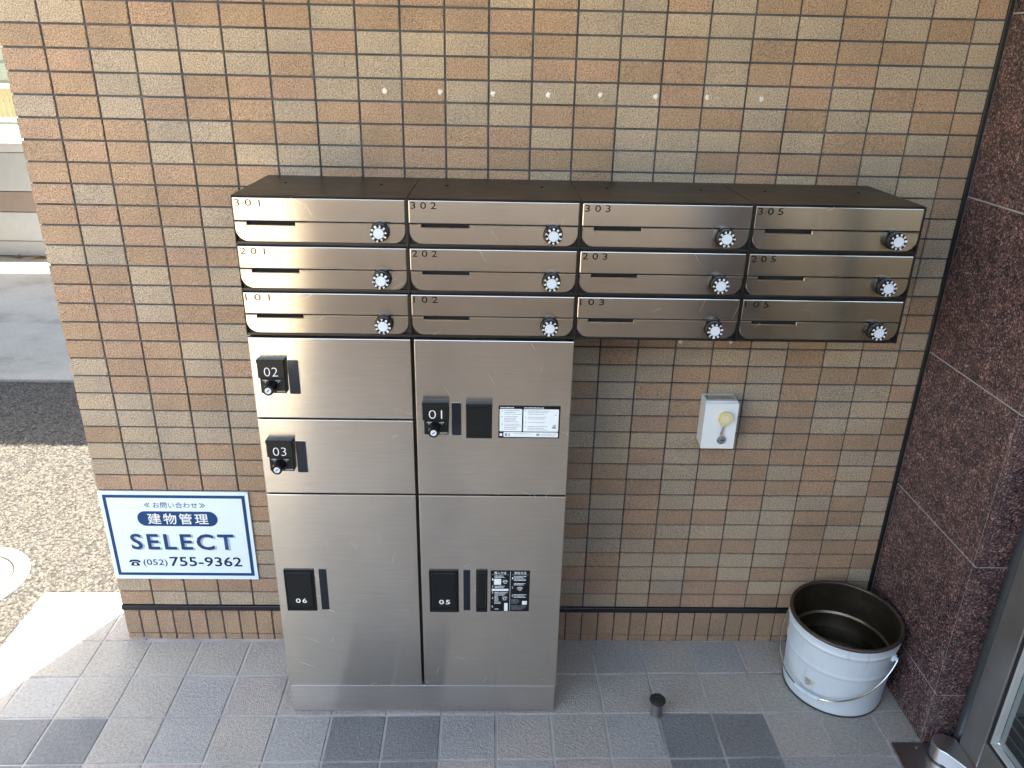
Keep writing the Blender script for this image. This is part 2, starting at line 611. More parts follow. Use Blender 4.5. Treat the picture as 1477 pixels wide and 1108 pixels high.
def text_mesh(body, x0, x1, z0, z1, y, thick=0.0004, offset=0.0, spacing=1.0, keep=False):
    """a text's mesh fitted to the rectangle x0..x1, z0..z1 in a plane facing -y"""
    c = bpy.data.curves.new('lettering', 'FONT')
    c.body = body
    c.size = 1.0
    c.offset = offset
    c.space_character = spacing
    c.resolution_u = 3
    o = bpy.data.objects.new('lettering', c)
    col.objects.link(o)
    me = bpy.data.meshes.new_from_object(o.evaluated_get(bpy.context.evaluated_depsgraph_get()))
    bpy.data.objects.remove(o)
    bpy.data.curves.remove(c)
    n = len(me.vertices)
    co = np.empty(n * 3)
    me.vertices.foreach_get('co', co)
    co = co.reshape(-1, 3)
    mn, mx = co.min(0), co.max(0)
    sx = (x1 - x0) / (mx[0] - mn[0])
    sz = (z1 - z0) / (mx[1] - mn[1])
    out = np.empty_like(co)
    out[:, 0] = x0 + (co[:, 0] - mn[0]) * sx
    out[:, 2] = z0 + (co[:, 1] - mn[1]) * sz
    out[:, 1] = y
    me.vertices.foreach_set('co', out.ravel())
    me.update()
    # front-facing?
    if len(me.polygons) and sum(p.normal.y for p in me.polygons) > 0:
        me.flip_normals()
    return me


def lettering(name, me, mat, parent):
    me.materials.clear()
    me.materials.append(mat)
    me.name = name
    o = bpy.data.objects.new(name, me)
    return link(o, parent)


def join_mesh(name, meshes, mat, parent):
    bm = bmesh.new()
    for m in meshes:
        bm.from_mesh(m)
        bpy.data.meshes.remove(m)
    return mesh_obj(name, bm, mat, parent)


def bars(name, rects, y, mat, parent):
    bm = bmesh.new()
    for x0, x1, z0, z1 in rects:
        bm.faces.new([bm.verts.new(p) for p in ((x0, y, z0), (x1, y, z0), (x1, y, z1), (x0, y, z1))])
    return mesh_obj(name, bm, mat, parent)


# ------------------------------------------------------------------ ground
def sheet(name, x0, x1, y0, y1, z, mat, holes=None):
    bm = bmesh.new()
    bm.faces.new([bm.verts.new(p) for p in ((x0, y0, z), (x1, y0, z), (x1, y1, z), (x0, y1, z))])
    o = mesh_obj(name, bm, mat)
    return tag(o, kind='structure')


sheet('ground', -150, 150, -150, 150, -0.035, GROUNDM)
tag(box('asphalt_yard', (-3.2, 2.2, -2.9, 2.0, -0.030, -0.010), ASPH), kind='structure')
cp = box('concrete_pad', (-9, 2.2, 2.004, 4.66, -0.030, 0.006), CONC, bevel=0.004)
tag(cp, kind='structure')

# loose aggregate stones set in the asphalt (too many to count)
def stones():
    N = 15000
    pts = []
    px = rng.uniform(-1.75, -0.10, N * 2)
    py = rng.uniform(-0.5, 2.0, N * 2)
    base = np.array([[1, 0, 0], [-1, 0, 0], [0, 1, 0], [0, -1, 0], [0, 0, 1], [0, 0, -1]], float)
    fac = np.array([[0, 2, 4], [2, 1, 4], [1, 3, 4], [3, 0, 4], [2, 0, 5], [1, 2, 5], [3, 1, 5], [0, 3, 5]])
    V, F, M = [], [], []
    k = 0
    for x, y in zip(px, py):
        if x > -0.475 and y < 0.232:
            continue
        if (x + 0.78) ** 2 + (y - 0.27) ** 2 < 0.208 ** 2:
            continue
        # only the strip that can be looked at past the end of the wall
        if x > -0.13 - 0.72 * max(0, y) + 0.45:
            continue
        if x < -0.75 - 0.55 * max(0, y) - 0.2:
            continue
        s = rng.uniform(0.0045, 0.0085)
        sc = np.array([s * rng.uniform(0.9, 1.5), s * rng.uniform(0.8, 1.2), s * rng.uniform(0.5, 0.8)])
        a = rng.uniform(0, 6.28)
        ca, sa = math.cos(a), math.sin(a)
        v = base * sc * rng.uniform(0.8, 1.2, (6, 1))
        v = np.stack([v[:, 0] * ca - v[:, 1] * sa + x, v[:, 0] * sa + v[:, 1] * ca + y, v[:, 2] - 0.0105 + s * 0.2], 1)
        V.append(v)
        F.append(fac + 6 * k)
        M += [int(rng.choice(4, p=[0.4, 0.28, 0.17, 0.15]))] * 8
        k += 1
    me = bpy.data.meshes.new('aggregate')
    me.from_pydata(np.concatenate(V).tolist(), [], np.concatenate(F).tolist())
    for m in STONES:
        me.materials.append(m)
    me.polygons.foreach_set('material_index', M)
    o = bpy.data.objects.new('aggregate_stones', me)
    link(o)
    tag(o, 'small tan and grey stones bedded in the yard surface', 'gravel', kind='stuff')


stones()

# ------------------------------------------------------------------ porch floor
floor = box('floor', (-0.462, 2.20, -3.0, -0.0, -0.06, -0.0035), FGROUT)
tag(floor, kind='structure')
box('bed', (-0.462, -0.02, 0.0015, 0.218, -0.06, -0.0036), FGROUT, floor)
GX, GY, SH, FP = -0.16775, -0.01637, 0.01285, 0.15


def fpt(g, h):
    return GX + FP * (g + SH * h), GY + FP * (-h + SH * g)


ft_me = {}


def floor_tile_mesh(w, d, mat):
    key = (round(w, 4), round(d, 4), mat.name)
    if key not in ft_me:
        bm = bmesh.new()
        add_box(bm, -w / 2, w / 2, -d / 2, d / 2, -0.009, 0.0, bevel=0.0016, seg=1)
        me = bpy.data.meshes.new('floor_tile')
        bm.to_mesh(me)
        bm.free()
        me.materials.append(mat)
        ft_me[key] = me
    return ft_me[key]


ang = math.atan(SH)
rest = []
for h in range(-2, 18):
    for g in range(-2, 16):
        w = d = FP - 0.006
        gx0, gx1, h0, h1 = g, g + 1.0, h, h + 1.0
        if h < 0:
            if g > 0:
                continue
            if h == -2:
                h0 = -1.58
        if g == 0 and h < 0:
            gx1 = 0.86
        if g == 15:
            gx1 = 15.72
        if g == 15 and h0 == 0:
            pass
        cx, cy = fpt((gx0 + gx1) / 2, (h0 + h1) / 2)
        w = FP * (gx1 - gx0) - 0.006
        d = FP * (h1 - h0) - 0.006
        if h == 0:
            # the back row is cut where it meets the wall
            back = min(cy + d / 2, -0.006)
            front = cy - d / 2
            cy, d = (back + front) / 2, round(back - front, 3)
        dark = (h % 6 in (2, 3)) and ((g + 1) % 6 in (0, 1))
        mat = random.choice(FLOOR_D if dark else FLOOR_L)
        if h <= 6:
            o = bpy.data.objects.new('floor_tile', floor_tile_mesh(w, d, mat))
            o.location = (cx, cy, random.uniform(-0.0005, 0.0004))
            o.rotation_euler = (random.uniform(-.002, .002), random.uniform(-.002, .002), ang)
            link(o, floor)
        else:
            rest.append((cx, cy, w, d, dark))
bm = bmesh.new()
for cx, cy, w, d, dark in rest:
    add_box(bm, cx - w / 2, cx + w / 2, cy - d / 2, cy + d / 2, -0.009, 0.0, mi=5 + random.randrange(2) if dark else random.randrange(3))
tag(mesh_obj('floor_tiles', bm, FLOOR_L + FLOOR_D, floor), kind='stuff')

# ------------------------------------------------------------------ tiled wall
ZT, XL, XR = 1.77557, -0.097, 2.168
wall = empty('tiled_wall', (1.03, 0, 0), 'wall of tan and beige rough ceramic tiles behind the mailboxes', 'wall')
WL = Local(wall)


def wpart(o):
    o.location = Vector(o.location) - wall.location
    o.parent = wall
    return o


wpart(box('backing', (XL + 0.003, 2.30, 0.005, 0.262, -0.05, 2.45), GROUT))
wpart(box('trim_band', (XL - 0.002, XR, -0.004, 0.006, 0.1075, 0.1245), BAND, bevel=0.001))
wpart(box('corner_sealant', (XR + 0.001, 2.1795, -0.001, 0.006, 0.001, 2.44), SEAL, bevel=0.001))

wt_me = {}


def wall_tile_mesh(w, h, mi):
    key = (round(w, 4), round(h, 4), mi)
    if key not in wt_me:
        bm = bmesh.new()
        add_box(bm, -w / 2, w / 2, -0.0, 0.0075, -h / 2, h / 2, bevel=0.0011)
        me = bpy.data.meshes.new('tile')
        bm.to_mesh(me)
        bm.free()
        me.materials.append(TILES[mi])
        wt_me[key] = me
    return wt_me[key]


J = 0.0023
cand = []
for r in range(-13, 33):
    z1, z0 = ZT - r * 0.05 - J, ZT - (r + 1) * 0.05 + J
    prev = random.random() < 0.5
    for c in range(-1, 22):
        x0, x1 = c * 0.1 + J, (c + 1) * 0.1 - J
        if c == -1:
            x0 = XL
        if c == 21:
            x1 = XR - 0.001
        tan = random.random() < (0.56 if prev else 0.50)
        prev = tan
        mi = random.randrange(3) + (0 if tan else 3)
        cand.append((x0, x1, z0, z1, mi))
# soldier course and cut sliver at the foot
for k in range(-2, 44):
    x0, x1 = k * 0.05 + J, (k + 1) * 0.05 - J
    if k == -2:
        x0 = XL
    if k == 43:
        x1 = XR - 0.001
    cand.append((x0, x1, 0.0195, 0.1055, random.randrange(3)))
    cand.append((x0, x1, -0.008, 0.0155, random.randrange(3)))


def score(t):
    x0, x1, z0, z1, mi = t
    p = Vector(((x0 + x1) / 2, 0, (z0 + z1) / 2))
    d = p - CAM
    dep = d.dot(fwd)
    sx, sy = d.dot(rt) / dep * 1122.3, -d.dot(up) / dep * 1122.3
    if abs(sx) > 745 or abs(sy) > 560:
        return -1
    q = CAM + d * ((-0.29 - CAM.y) / d.y)
    if 0.47 < q.x < 1.93 and 1.095 < q.z < 1.41 or 0.47 < q.x < 1.2 and q.z < 1.1:
        return -1
    return (x1 - x0) * (z1 - z0) / dep ** 2


cand.sort(key=score, reverse=True)
for x0, x1, z0, z1, mi in cand[:300]:
    o = bpy.data.objects.new('tile', wall_tile_mesh(x1 - x0, z1 - z0, mi))
    o.location = ((x0 + x1) / 2 - 1.03, random.uniform(-0.0006, 0.0004), (z0 + z1) / 2)
    o.rotation_euler = (random.uniform(-.004, .004), 0, random.uniform(-.003, .003))
    link(o, wall)
bm = bmesh.new()
for x0, x1, z0, z1, mi in cand[300:]:
    dy = random.uniform(-0.0006, 0.0004)
    add_box(bm, x0, x1, dy, 0.0075, z0, z1, bevel=0.0011 if z1 < 1.9 else 0, mi=mi)
tag(wpart(mesh_obj('tiles', bm, TILES)), kind='stuff')

# plugged screw holes
for x, z in ((0.760, 1.599), (0.888, 1.599), (1.010, 1.598), (1.139, 1.597), (1.260, 1.600), (1.389, 1.599), (1.509, 1.600), (1.637, 1.598),
             (1.511, 0.994), (1.645, 0.996)):
    bm = bmesh.new()
    n = 11
    rr = [random.uniform(0.0042, 0.0078) for _ in range(n)]
    ring = [bm.verts.new((rr[i] * math.cos(6.2832 * i / n) * 0.85, -0.0012, rr[i] * math.sin(6.2832 * i / n))) for i in range(n)]
    ring2 = [bm.verts.new((v.co.x * 0.5, -0.003, v.co.z * 0.5)) for v in ring]
    base = [bm.verts.new((v.co.x * 1.05, 0.001, v.co.z * 1.05)) for v in ring]
    for a, b in ((base, ring), (ring, ring2)):
        for i in range(n):
            bm.faces.new((a[i], a[(i + 1) % n], b[(i + 1) % n], b[i]))
    bm.faces.new(ring2)
    bmesh.ops.recalc_face_normals(bm, faces=bm.faces)
    o = mesh_obj('filler_plug', bm, FILLER, wall, (x - 1.03, -0.0005, z))

# ------------------------------------------------------------------ building overhead and surroundings out of frame
ab = empty('apartment_building', (1, -1.2, 2.45), 'cream rendered upper storeys standing over the porch', 'building')


def child(o, root):
    o.location = Vector(o.location) - root.location
    o.parent = root
    return o


child(box('soffit', (-0.097, 6.0, -1.75, 0.262, 2.452, 2.49), SOFFIT), ab)
child(box('upper_wall', (-0.097, 6.0, -1.75, 0.262, 2.492, 4.9), BUILD), ab)
child(box('lobby_wall', (4.6, 6.0, -2.75, 0.25, 0.0, 2.451), LOBBY), ab)
child(box('lobby_wall', (2.33, 4.59, 0.02, 0.25, 0.0, 2.451), LOBBY), ab)
pw = empty('parapet_wall', (1.2, -2.75, 0), 'brown tiled parapet facing the mailboxes across the porch', 'wall')
child(box('parapet', (-0.06, 6.0, -2.86, -2.74, -0.03, 1.75), PARAP, bevel=0.004), pw)
child(box('coping', (-0.08, 6.0, -2.88, -2.72, 1.752, 1.79), STILE, bevel=0.004), pw)
nh = empty('neighbouring_block', (2, -16, 0), 'sunlit cream low block across the yard', 'building')
child(box('facade', (-14, 16, -24, -16.0, -0.03, 3.2), OPPOSE), nh)
for i in range(9):
    wx = -12 + i * 3.1
    w = child(box('window', (wx, wx + 1.5, -16.0, -15.97, 1.0, 2.3), DARKGLASS), nh)
cpt = empty('shade_deck', (-3, 3.6, 0), 'unseen grey overhead deck on posts added to shade the yard and pad', 'shade_deck')  # unseen deck, added to cast the shade strip on asphalt and pad
child(box('deck', (-14, 9, 1.905, 4.725, 2.5, 2.65), ROOFM), cpt)
for px in (-11.0, 7.5):
    child(box('post', (px, px + 0.3, 4.0, 4.3, -0.03, 2.498), ROOFM, bevel=0.01), cpt)

sh = empty('sky_blocking_house', (-5, 0, 0), 'unseen brown house added to block sky light left of the porch', 'house')  # unseen house added to block sky light and even out the wall
child(box('wall', (-9, -2.7, -2.2, 2.6, -0.03, 5.6), PARAP), sh)
for wy in (-1.6, 0.8):
    child(box('window', (-2.7, -2.66, wy, wy + 1.2, 1.0, 2.2), DARKGLASS, bevel=0.01), sh)
    child(box('window', (-2.7, -2.66, wy, wy + 1.2, 3.6, 4.8), DARKGLASS, bevel=0.01), sh)

# ------------------------------------------------------------------ far yard: low wall, fence, house
lw = empty('low_wall', (-4, 4.9, 0), 'white low boundary wall with taupe stripe beyond the concrete pad', 'wall')
for nm, z0, z1, m, y in (('panel', 0.0, 0.125, PANELW, 4.712), ('panel', 0.132, 0.372, PANELW, 4.70), ('stripe_panel', 0.378, 0.542, PANELP, 4.702),
                         ('panel', 0.548, 0.855, PANELW, 4.70)):
    child(box(nm, (-12, 1.0, y, 5.6, z0, z1), m, bevel=0.004), lw)
child(box('coping', (-12, 1.0, 4.685, 6.1, 0.862, 0.94), COPING, bevel=0.006), lw)
fe = empty('slatted_fence', (-3.9, 5.95, 0.94), 'yellowed vertical slat fence with white rails on the low wall', 'fence')
child(box('rail', (-8, -1, 5.93, 5.97, 0.985, 1.02), FENCEW, bevel=0.004), fe)
child(box('rail', (-8, -1, 5.93, 5.97, 1.285, 1.32), FENCEW, bevel=0.004), fe)
for i in range(60):
    x = -5.6 + i * 0.052
    child(box('slat', (x, x + 0.03, 5.94, 5.96, 1.022, 1.283), FENCEY), fe)
for x in (-7.2, -4.4, -1.6):
    child(box('post', (x, x + 0.05, 5.972, 6.02, 0.942, 1.6), FENCEW), fe)
tg = empty('wall_bracket', (-3.62, 5.6, 0.94), 'small tan bracket with yellow cap on the low wall coping', 'bracket')
child(box('body', (-3.69, -3.62, 5.55, 5.62, 0.942, 1.03), TAGM, bevel=0.01), tg)
child(box('cap', (-3.685, -3.63, 5.555, 5.615, 1.031, 1.05), FENCEY, bevel=0.006), tg)
hs = empty('pale_house', (-8, 12, 0), 'pale green sided house behind the slatted fence', 'house')
child(box('wall', (-16, -2, 11, 16, -0.03, 5.5), HOUSE), hs)
for k in range(18):
    child(box('siding_board', (-16, -2, 10.97, 10.998, 0.3 + k * 0.28, 0.3 + k * 0.28 + 0.25), HOUSE, bevel=0.01), hs)
for i, (x, y) in enumerate(((-2.78, 4.62), (-2.70, 4.63), (-2.86, 4.60), (-3.02, 4.62))):
    bm = bmesh.new()
    pts = [(-0.05, 0, 0.0), (-0.02, 0.025, 0.02), (0.03, 0.022, 0.012), (0.055, 0, 0.028), (0.02, -0.022, 0.012), (-0.02, -0.02, 0.016)]
    c0 = bm.verts.new((0, 0, 0.004))
    vs = [bm.verts.new(p) for p in pts]
    for k in range(6):
        bm.faces.new((c0, vs[k], vs[(k + 1) % 6]))
    o = mesh_obj('fallen_leaf', bm, LEAF, None, (x, y, 0.008))
    o.rotation_euler = (0, 0, i * 1.9)
    tag(o, 'dry brown leaf lying at the foot of the white low wall', 'leaf', 'leaves at the foot of the low wall')

# ------------------------------------------------------------------ manhole
mh = empty('manhole_cover', (-0.78, 0.27, -0.012), 'round pale manhole cover set in the gravelly yard', 'manhole cover')
bm = bmesh.new()
add_lathe(bm, [(0.205, -0.01), (0.205, 0.008), (0.200, 0.010), (0.158, 0.010), (0.155, 0.004), (0.155, -0.01)], (0, 0, 0), 56)
mesh_obj('ring', bm, MANH, mh, smooth=True)
bm = bmesh.new()
add_lathe(bm, [(0.152, -0.01), (0.152, 0.007), (0.148, 0.009), (0.0, 0.009)], (0, 0, 0), 56)
mesh_obj('lid', bm, MANL, mh, smooth=True)
bm = bmesh.new()
for i in range(-5, 6):
    for j in range(-5, 6):
        x, y = i * 0.026 + (j % 2) * 0.013, j * 0.026
        if x * x + y * y < 0.135 ** 2:
            add_box(bm, x - 0.009, x + 0.009, y - 0.009, y + 0.009, 0.0085, 0.0125, bevel=0.002)
mesh_obj('lid_studs', bm, MANH, mh)

# ------------------------------------------------------------------ granite return wall and entrance door
gw = empty('granite_wall', (2.24, -0.2, 0), 'polished red-brown granite slab pier beside the glass door', 'wall')
child(box('joint_bed', (2.1822, 2.32, -0.3962, 0.004, 0.0, 2.45), GJOINT), gw)
zj = [0.0, 0.170, 0.5715, 0.974, 1.382, 1.79, 2.19, 2.45]
for a, b in zip(zj, zj[1:]):
    bm = bmesh.new()
    add_box(bm, 2.18, 2.20, -0.3845, -0.0015, a + 0.002, b - 0.002, bevel=0.0012)
    child(mesh_obj('granite_slab', bm, GRANITE), gw)
    bm = bmesh.new()
    add_box(bm, 2.1805, 2.1935, -0.4005, -0.3865, a + 0.002, b - 0.002, bevel=0.0012)
    child(mesh_obj('granite_arris', bm, GRANITE), gw)
    bm = bmesh.new()
    add_box(bm, 2.1955, 2.32, -0.3995, -0.38, a + 0.002, b - 0.002, bevel=0.0012)
    child(mesh_obj('granite_slab', bm, GRANITE), gw)

dr = empty('entrance_door', (2.26, -0.45, 0), 'bronze framed glass entrance door on a floor pivot', 'door')
bm = bmesh.new()
add_cyl(bm, (2.264, -0.4175, 0.004), (2.264, -0.4175, 2.45), 0.0165, n=24)
child(mesh_obj('jamb', bm, JAMB, smooth=True), dr)
child(box('weather_strip', (2.262, 2.278, -0.443, -0.434, 0.012, 2.45), RUBBER), dr)
leaf = child(box('stile', (2.243, 2.283, -0.522, -0.4435, 0.016, 2.40), STILE, bevel=0.002), dr)
child(box('bottom_rail', (2.2432, 2.2828, -1.30, -0.5225, 0.016, 0.142), STILE, bevel=0.002), dr)
child(box('stile', (2.243, 2.283, -1.38, -1.3005, 0.016, 2.40), STILE, bevel=0.002), dr)
child(box('top_rail', (2.2432, 2.2828, -1.30, -0.5225, 2.30, 2.40), STILE, bevel=0.002), dr)
child(box('glazing_gasket', (2.2475, 2.279, -0.5335, -0.5228, 0.1425, 2.299), RUBBER), dr)
child(box('glazing_gasket', (2.2475, 2.279, -1.2995, -0.5338, 0.1425, 0.1525), RUBBER), dr)
child(box('glazing_bead', (2.2465, 2.2795, -0.5425, -0.5338, 0.153, 2.299), BEAD), dr)
child(box('glazing_bead', (2.2465, 2.2795, -1.2995, -0.5428, 0.1528, 0.1605), BEAD), dr)
child(box('glass', (2.259, 2.265, -1.2995, -0.543, 0.161, 2.299), GLASS), dr)
child(box('glazing_bead', (2.2465, 2.2795, -1.2995, -1.2905, 0.1610, 2.299), BEAD), dr)
for hy in (-1.27, -1.53):
    bm = bmesh.new()
    add_cyl(bm, (2.185, hy, 0.70), (2.185, hy, 1.55), 0.0125, n=20)
    for hz in (0.82, 1.43):
        add_cyl(bm, (2.185, hy, hz), (2.2425, hy, hz), 0.008, n=12)
    child(mesh_obj('pull_handle', bm, CHROME, smooth=True), dr)
for b_, nm in (((2.243, 2.283, -1.47, -1.385, 0.016, 2.40), 'stile'), ((2.2432, 2.2828, -2.20, -1.4705, 0.016, 0.142), 'bottom_rail'), ((2.2432, 2.2828, -2.20, -1.4705, 2.30, 2.40), 'top_rail'),
               ((2.243, 2.283, -2.29, -2.2005, 0.016, 2.40), 'stile')):
    child(box(nm, b_, STILE, bevel=0.002), dr)
child(box('glass', (2.259, 2.265, -2.20, -1.471, 0.143, 2.299), GLASS), dr)
child(box('jamb', (2.23, 2.33, -2.74, -2.30, 0.002, 2.45), GRANITE, bevel=0.002), dr)
# floor pivot: cast housing with a rounded nose
bm = bmesh.new()
pts = []
for i in range(13):
    a = R(60 + 180 * i / 12)
    pts.append((2.2075 + 0.034 * math.cos(a), -0.447 + 0.034 * math.sin(a)))
dirv = Vector((0.52, -0.854))
pts += [(pts[-1][0] + 0.085 * 0.52, pts[-1][1] - 0.085 * 0.854), (2.2424, pts[-1][1] - 0.085 * 0.854), (2.2424, -0.43)]
lo = [bm.verts.new((x, y, 0.014)) for x, y in pts]
hi = [bm.verts.new((x, y, 0.055)) for x, y in pts]
top = bm.faces.new(hi)
bm.faces.new(lo[::-1])
for i in range(len(pts)):
    j = (i + 1) % len(pts)
    bm.faces.new((lo[i], lo[j], hi[j], hi[i]))
bmesh.ops.recalc_face_normals(bm, faces=bm.faces)
bmesh.ops.bevel(bm, geom=list(top.edges), offset=0.0022, segments=2, affect='EDGES')
child(mesh_obj('pivot_housing', bm, CAST, smooth=True), dr)
bm = bmesh.new()
add_cyl(bm, (2.208, -0.448, 0.008), (2.208, -0.448, 0.0142), 0.029, n=24)
child(mesh_obj('pivot_base', bm, DSTEEL, smooth=True), dr)
bm = bmesh.new()
pl = [(2.095, -0.401), (2.196, -0.4008), (2.30, -0.4025), (2.30, -0.60), (2.085, -0.60)]
lo = [bm.verts.new((x, y, 0.001)) for x, y in pl]
hi = [bm.verts.new((x, y, 0.0085)) for x, y in pl]
bm.faces.new(hi)
bm.faces.new(lo[::-1])
for i in range(5):
    bm.faces.new((lo[i], lo[(i + 1) % 5], hi[(i + 1) % 5], hi[i]))
bmesh.ops.recalc_face_normals(bm, faces=bm.faces)
child(mesh_obj('floor_plate', bm, PLATE), dr)
bm = bmesh.new()
add_cyl(bm, (2.155, -0.417, 0.008), (2.155, -0.417, 0.0098), 0.0035, n=12)
child(mesh_obj('plate_screw', bm, CHROME), dr)
sheet('lobby_floor', 2.205, 4.6, -2.74, 0.02, 0.0005, LOBBY)
em = empty('entrance_mat', (2.9, -1.2, 0.001), 'black entrance mat with pale ribs inside the glass door', 'mat')
child(box('mat', (2.32, 3.9, -2.2, -0.3, 0.001, 0.010), MAT, bevel=0.002), em)
for i in range(52):
    x = 2.335 + i * 0.03
    child(box('rib', (x, x + 0.004, -2.19, -0.31, 0.0095, 0.0125), MATL), em)

# ------------------------------------------------------------------ parcel lockers
YF = -0.293
lk = empty('parcel_locker', (0.837, -0.15, 0), 'brushed stainless parcel locker with five numbered doors standing under the mailboxes', 'locker')
child(box('carcass', (0.4765, 1.1965, -0.274, -0.012, 0.003, 1.0975), GUN), lk)
child(box('plinth', (0.4775, 1.1975, -0.2895, -0.2745, 0.002, 0.0925), STEEL_PL, bevel=0.0008), lk)


def locker_door(x0, x1, z0, z1):
    bm = bmesh.new()
    add_box(bm, x0, x1, YF, -0.2745, z0, z1, bevel=0.0014, seg=2)
    return child(mesh_obj('door', bm, STEEL_LOCK), lk)


def sub(o, part):
    """o built in world space becomes a child of part, which is a child of a root"""
    o.parent = part
    o.location = Vector(o.location) - (part.location + part.parent.location)
    return o


def lock_plate(door, x0, z1, num):
    """square black lock unit with printed number and turn knob"""
    bm = bmesh.new()
    add_prism(bm, [(x0, z1 - 0.046), (x0 + 0.0605, z1 - 0.046), (x0 + 0.0605, z1 - 0.002), (x0, z1 - 0.002)], YF - 0.0155, YF - 0.0002, 0.0015)
    add_prism(bm, [(x0 + 0.0035, z1 - 0.083), (x0 + 0.0592, z1 - 0.083), (x0 + 0.0592, z1 - 0.0464), (x0 + 0.0035, z1 - 0.0464)], YF - 0.0140, YF - 0.0002, 0.0012)
    add_prism(bm, rrect(x0, x0 + 0.0605, z1 - 0.0085, z1, 0.002, 2, (0, 0, 1, 1)), YF - 0.0180, YF - 0.0158, 0.0006)
    sub(mesh_obj('lock_plate', bm, PLASTIC2), door)
    kx, kz = x0 + 0.0270, z1 - 0.0655
    bm = bmesh.new()
    add_cyl(bm, (kx, YF - 0.0138, kz), (kx, YF - 0.0400, kz), 0.0135, 0.0120, n=24)
    sub(mesh_obj('key_knob', bm, PLASTIC, smooth=True), door)
    bm = bmesh.new()
    add_cyl(bm, (kx, YF - 0.0398, kz), (kx, YF - 0.0412, kz), 0.0072, n=20)
    sub(mesh_obj('key_cylinder', bm, CAPW), door)
    bm = bmesh.new()
    a = R(40)
    ux, uz = math.cos(a), math.sin(a)
    q = [(kx + s * ux * 0.004 + t * uz * 0.0009, kz + s * uz * 0.004 - t * ux * 0.0009) for s, t in ((-1, -1), (1, -1), (1, 1), (-1, 1))]
    add_prism(bm, q, YF - 0.0416, YF - 0.0413)
    sub(mesh_obj('keyhole', bm, HOLE), door)
    yf = YF - 0.0160
    sub(lettering('lettering', text_mesh(num, x0 + 0.0150, x0 + 0.0455, z1 - 0.041, z1 - 0.0195, yf, spacing=1.05, offset=-0.016), WHITE, None), door)
    y2 = YF - 0.0145
    ms = [text_mesh('OPEN', x0 + 0.0095, x0 + 0.0205, z1 - 0.0530, z1 - 0.0500, y2, offset=0.01),
          text_mesh('LOCK', x0 + 0.0385, x0 + 0.0495, z1 - 0.0530, z1 - 0.0500, y2, offset=0.01),
          text_mesh('▼', x0 + 0.0135, x0 + 0.0165, z1 - 0.0570, z1 - 0.0545, y2),
          text_mesh('▼', x0 + 0.0425, x0 + 0.0455, z1 - 0.0570, z1 - 0.0545, y2),
          text_mesh('NASTA', x0 + 0.0400, x0 + 0.0580, z1 - 0.0800, z1 - 0.0765, y2, offset=0.012)]
    sub(join_mesh('small_lettering', ms, WHITE, None), door)


def window(door, x0, x1, z0, z1):
    bm = bmesh.new()
    add_prism(bm, rrect(x0 - 0.001, x1 + 0.0012, z0 - 0.0012, z1 + 0.001, 0.003, 3), YF - 0.0008, YF + 0.001, 0.0003)
    sub(mesh_obj('window_frame', bm, STEEL_PL), door)
    bm = bmesh.new()
    add_prism(bm, rrect(x0, x1, z0, z1, 0.0025, 3), YF - 0.0014, YF, 0.0003)
    sub(mesh_obj('window', bm, DARKGLASS), door)


def recess_plate(door, x0, x1, z0, z1, num=None, name='handle_plate'):
    bm = bmesh.new()
    f = 0.006 if num else 0.004
    for b in ((x0, x0 + f, z0, z1), (x1 - f, x1, z0, z1), (x0 + f, x1 - f, z1 - f, z1), (x0 + f, x1 - f, z0, z0 + f)):
        add_box(bm, b[0], b[1], YF - 0.0042, YF - 0.0001, b[2], b[3], bevel=0.0006)
    sub(mesh_obj(name, bm, PLASTIC), door)
    s = 0.012
    bm = bmesh.new()
    add_box(bm, x0 + f, x1 - f, YF - 0.0010, YF - 0.0001, z0 + f, z0 + f + s)
    sub(mesh_obj('finger_slot', bm, HOLE), door)
    bm = bmesh.new()
    add_box(bm, x0 + f + 0.0004, x1 - f - 0.0004, YF - 0.0060, YF - 0.0002, z0 + f + s, z1 - f - 0.0005, bevel=0.0012)
    sub(mesh_obj('flap', bm, PLASTIC2), door)
    if num:
        w = x1 - x0
        sub(lettering('lettering', text_mesh(num, x0 + 0.0245, x0 + 0.0525, z0 + 0.0270, z0 + 0.0410, YF - 0.0063, spacing=1.25, offset=0.012), WHITE, None), door)


d02 = locker_door(0.475, 0.834, 0.900, 1.0955)
d03 = locker_door(0.475, 0.834, 0.6995, 0.8955)
d06 = locker_door(0.475, 0.834, 0.0955, 0.695)
d01 = locker_door(0.8415, 1.1985, 0.6995, 1.0955)
d05 = locker_door(0.8415, 1.1985, 0.0955, 0.695)
lock_plate(d02, 0.4925, 1.0505, '02')
lock_plate(d03, 0.4925, 0.8500, '03')
lock_plate(d01, 0.8570, 0.9505, '01')
window(d02, 0.557, 0.581, 0.961, 1.0435)
window(d03, 0.557, 0.581, 0.757, 0.8400)
window(d01, 0.9235, 0.9455, 0.860, 0.9425)
recess_plate(d06, 0.4955, 0.571, 0.350, 0.4775, '06')
recess_plate(d05, 0.8615, 0.9365, 0.348, 0.478, '05')
recess_plate(d05, 0.981, 1.010, 0.349, 0.479, None, 'side_slot_plate')
for d, x0, x1 in ((d06, 0.583, 0.6025), (d05, 0.9485, 0.966)):
    bm = bmesh.new()
    add_prism(bm, [(x0, 0.352), (x1, 0.352), (x1, 0.4775), (x0, 0.4775)], YF - 0.0012, YF, 0.0003)
    sub(mesh_obj('window', bm, DARKGLASS), d)
